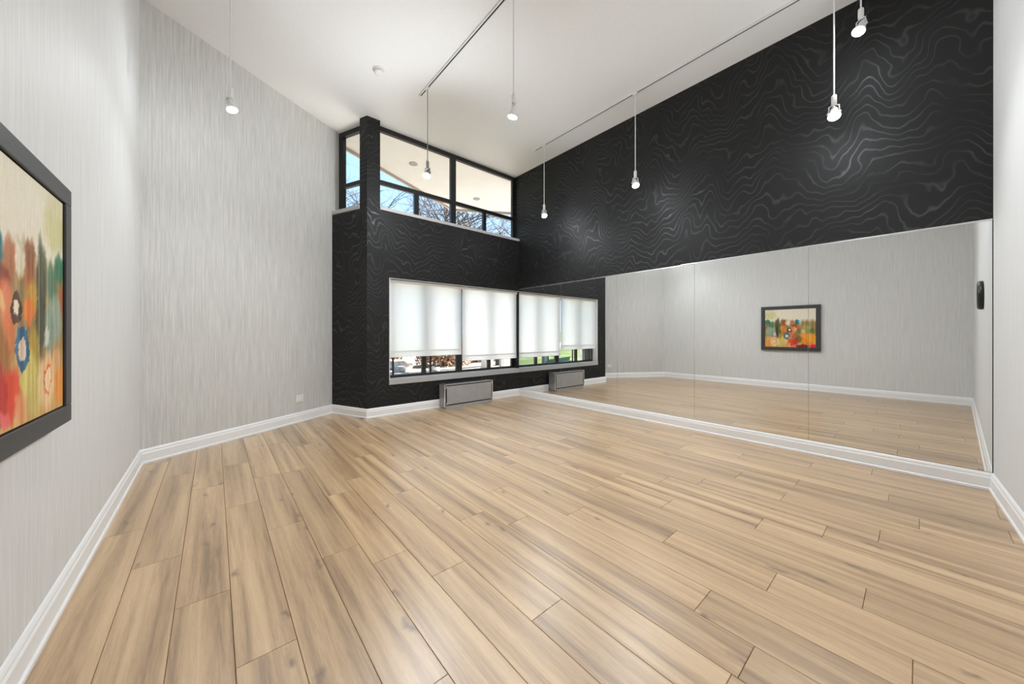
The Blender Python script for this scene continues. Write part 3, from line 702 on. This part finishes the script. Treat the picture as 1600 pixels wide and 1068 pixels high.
struct('ground_litter', MB().prism([(3.2, 10.4), (16, 10.2), (18, 23.5), (5.2, 22.3), (3.7, 13)], GZ + 0.02, GZ + 0.115), M['litter'], label='darker leaf strewn gravel added over the patio ground in view')  # darker slab laid over bright patio, tones down the overlit ground in view
def shrub(c, r, h, n, label, seed):
    rr = random.Random(seed); t = tag(empty('dry_shrub', (c[0], c[1], GZ + 0.1)), label, 'shrub', 'dry brown shrubs beyond the patio')
    lf = MB(); st = MB()
    for _ in range(26):
        a, k = rr.uniform(0, 2 * PI), rr.uniform(0.1, 0.9)
        tip = Vector((math.cos(a) * r * k, math.sin(a) * r * k * 0.7, h * rr.uniform(0.6, 1.0))); st.tube([(rr.uniform(-.2, .2), rr.uniform(-.2, .2), -0.05), tip * 0.5 + Vector((rr.uniform(-.1, .1), 0, .05)), tip], [0.02, 0.012, 0.005], 5)
    st.build('stems', M['bark'], t)
    for _ in range(n):
        a, k = rr.uniform(0, 2 * PI), math.sqrt(rr.random()); z = h * rr.random() ** 0.8
        k *= math.sqrt(max(0.05, 1 - (z / h) ** 2.2)); p = Vector((math.cos(a) * r * k, math.sin(a) * r * k * 0.7, z))
        q = Matrix.Rotation(rr.uniform(0, 6.3), 3, Vector((rr.uniform(-1, 1), rr.uniform(-1, 1), rr.uniform(-1, 1))).normalized()); s = rr.uniform(0.04, 0.09)
        lf.add([p + q @ Vector((-s, 0, 0)), p + q @ Vector((0, s * .55, 0.01)), p + q @ Vector((s, 0, 0)), p + q @ Vector((0, -s * .55, 0.01))], [(0, 1, 2, 3)])
    o = lf.build('leaves', M['leaf'], t, fix=False); o['kind'] = 'stuff'
shrub((7.75, 13.7), 1.35, 1.25, 3600, 'dry brown leafy shrub behind the middle mullion of the lower window', 1)
shrub((10.2, 14.7), 1.3, 1.15, 3000, 'dry brown leafy shrub beside the cream pillar outside', 2)
shrub((5.9, 15.9), 0.9, 0.9, 1800, 'smaller dry shrub behind the flat rock on the patio', 3)

# cream pillar and grey post outside
def post(c, w, h, mat, name, label):
    t = tag(empty(name, (c[0], c[1], GZ + 0.1)), label, 'pillar'); MB().bbox(-w / 2, w / 2, -w / 2, w / 2, 0, h, 0.01).build('shaft', mat, t)
    MB().bbox(-w / 2 - 0.03, w / 2 + 0.03, -w / 2 - 0.03, w / 2 + 0.03, -0.02, 0.08, 0.01).build('plinth', M['stone'], t); MB().bbox(-w / 2 - 0.03, w / 2 + 0.03, -w / 2 - 0.03, w / 2 + 0.03, h, h + 0.06, 0.01).build('cap', mat, t)
post((8.15, 11.05), 0.34, 2.7, M['cream'], 'garden_pillar', 'square cream pillar standing on the patio beyond the blinds')
post((8.35, 10.4), 0.12, 2.4, M['lamp_grey'], 'garden_post', 'slim grey post on the patio close to the cream pillar')
# flat rock and stones
def rock(c, sx, sy, sz, seed, label):
    rr = random.Random(seed); bm = bmesh.new(); bmesh.ops.create_icosphere(bm, subdivisions=3, radius=1)
    ph = [rr.uniform(0, 6) for _ in range(6)]
    for v in bm.verts:
        n = 1 + 0.14 * math.sin(3 * v.co.x + ph[0]) + 0.12 * math.sin(4 * v.co.y + ph[1]) + 0.08 * math.sin(7 * v.co.z + ph[2] + 3 * v.co.x)
        v.co = Vector((v.co.x * sx * n, v.co.y * sy * n, max(-0.5, min(0.62, v.co.z * n)) * sz))
    me = bpy.data.meshes.new('flat_rock'); bm.to_mesh(me); bm.free()
    o = link_mesh('flat_rock', me, M['stone']); o.location = (c[0], c[1], GZ + 0.1 + sz * 0.45); tag(o, label, 'rock', 'rocks on the patio')
rock((5.6, 13.5), 0.62, 0.4, 0.34, 1, 'long flat grey rock lying on the pale patio')
rock((5.15, 12.4), 0.22, 0.2, 0.2, 2, 'small dark rock in front of the long flat one')
rock((6.3, 11.9), 0.25, 0.2, 0.16, 3, 'small rock at the foot of the dry shrub')
# picket fence along the far side
ft = tag(empty('garden_fence', (5.5, 20.5, 0)), 'thin dark metal fence far beyond the patio', 'fence')
MB().box(-7, 12, -0.02, 0.02, 1.15, 1.2).build('rail', M['frame'], ft); MB().box(-7, 12, -0.02, 0.02, 0.2, 0.25).build('rail', M['frame'], ft)
pk = None
for i in range(48):
    x = -7 + i * 0.4; me = pk.data if pk else None
    o = link_mesh('picket', me, None, ft) if me else MB().box(-0.022, 0.022, -0.022, 0.022, -0.3, 1.3).build('picket', M['frame'], ft)
    pk = pk or o; o.location.x = x
# low rail fence and board panel on the lawn, seen in the mirror
f2 = tag(empty('board_fence', (-2.6, 12.4, 0), math.radians(-38)), 'tan board screen with black posts on the lawn, seen in the mirror', 'fence')
bd = None
for i in range(8):
    o = link_mesh('board', bd.data, None, f2) if bd else MB().bbox(-0.125, 0.125, -0.012, 0.012, -0.2, 1.6, 0.003).build('board', M['tan_panel'], f2)
    bd = bd or o; o.location.x = -1.8 + i * 0.253
for x in (-2.0, 0.3): MB().bbox(x - 0.05, x + 0.05, -0.06, 0.06, -0.3, 1.75, 0.004).build('post', M['frame'], f2)

# bare trees
def tree(c, h, seed, label, spread=1.0):
    rr = random.Random(seed); t = tag(empty('bare_tree', (c[0], c[1], gh(*c) - 0.05)), label, 'tree', 'bare trees outside')
    tr, br, tw = MB(), MB(), MB()
    def grow(p, d, L, r, lvl):
        n = 4; pts = [p]; rads = [r]
        for i in range(n):
            d = (d + Vector((rr.uniform(-1, 1), rr.uniform(-1, 1), rr.uniform(-.6, .8))) * (0.16 + 0.07 * lvl)).normalized()
            p = p + d * L / n; pts.append(p); rads.append(r * (1 - 0.55 * (i + 1) / n))
        (tr if lvl == 0 else br if lvl < 3 else tw).tube(pts, rads, 8 if lvl < 2 else 5 if lvl < 3 else 4, cap=False)
        if lvl >= 4: return
        kids = (6, 6, 5, 4)[lvl]
        for k in range(kids):
            f = rr.uniform(0.35 if lvl else 0.42, 1.0); i = min(n - 1, int(f * n)); q = pts[i].lerp(pts[i + 1], f * n - i)
            a = rr.uniform(0, 2 * PI); o = Vector((math.cos(a), math.sin(a), rr.uniform(-.25, .55))) * spread
            grow(q, (d * 0.65 + o).normalized(), L * rr.uniform(0.5, 0.76), rads[i] * 0.62, lvl + 1)
    grow(Vector((0, 0, 0)), Vector((0, 0, 1)), h, 0.21, 0)
    tr.build('trunk', M['bark'], t, fix=False); br.build('boughs', M['bark'], t, fix=False); o = tw.build('twigs', M['bark'], t, fix=False); o['kind'] = 'stuff'
tree((7.9, 15.7), 5.4, 11, 'bare tree with spreading boughs behind the wide clerestory window', 1.15)
tree((4.4, 13.9), 5.0, 23, 'bare tree with thin twigs behind the pillar end of the clerestory', 1.1)
tree((9.8, 12.3), 4.4, 31, 'bare tree with thick forked boughs towards the mirror end of the clerestory', 1.2)
tree((1.2, 17.5), 5.0, 47, 'bare tree farther off on the lawn beyond the angled wall', 1.0)
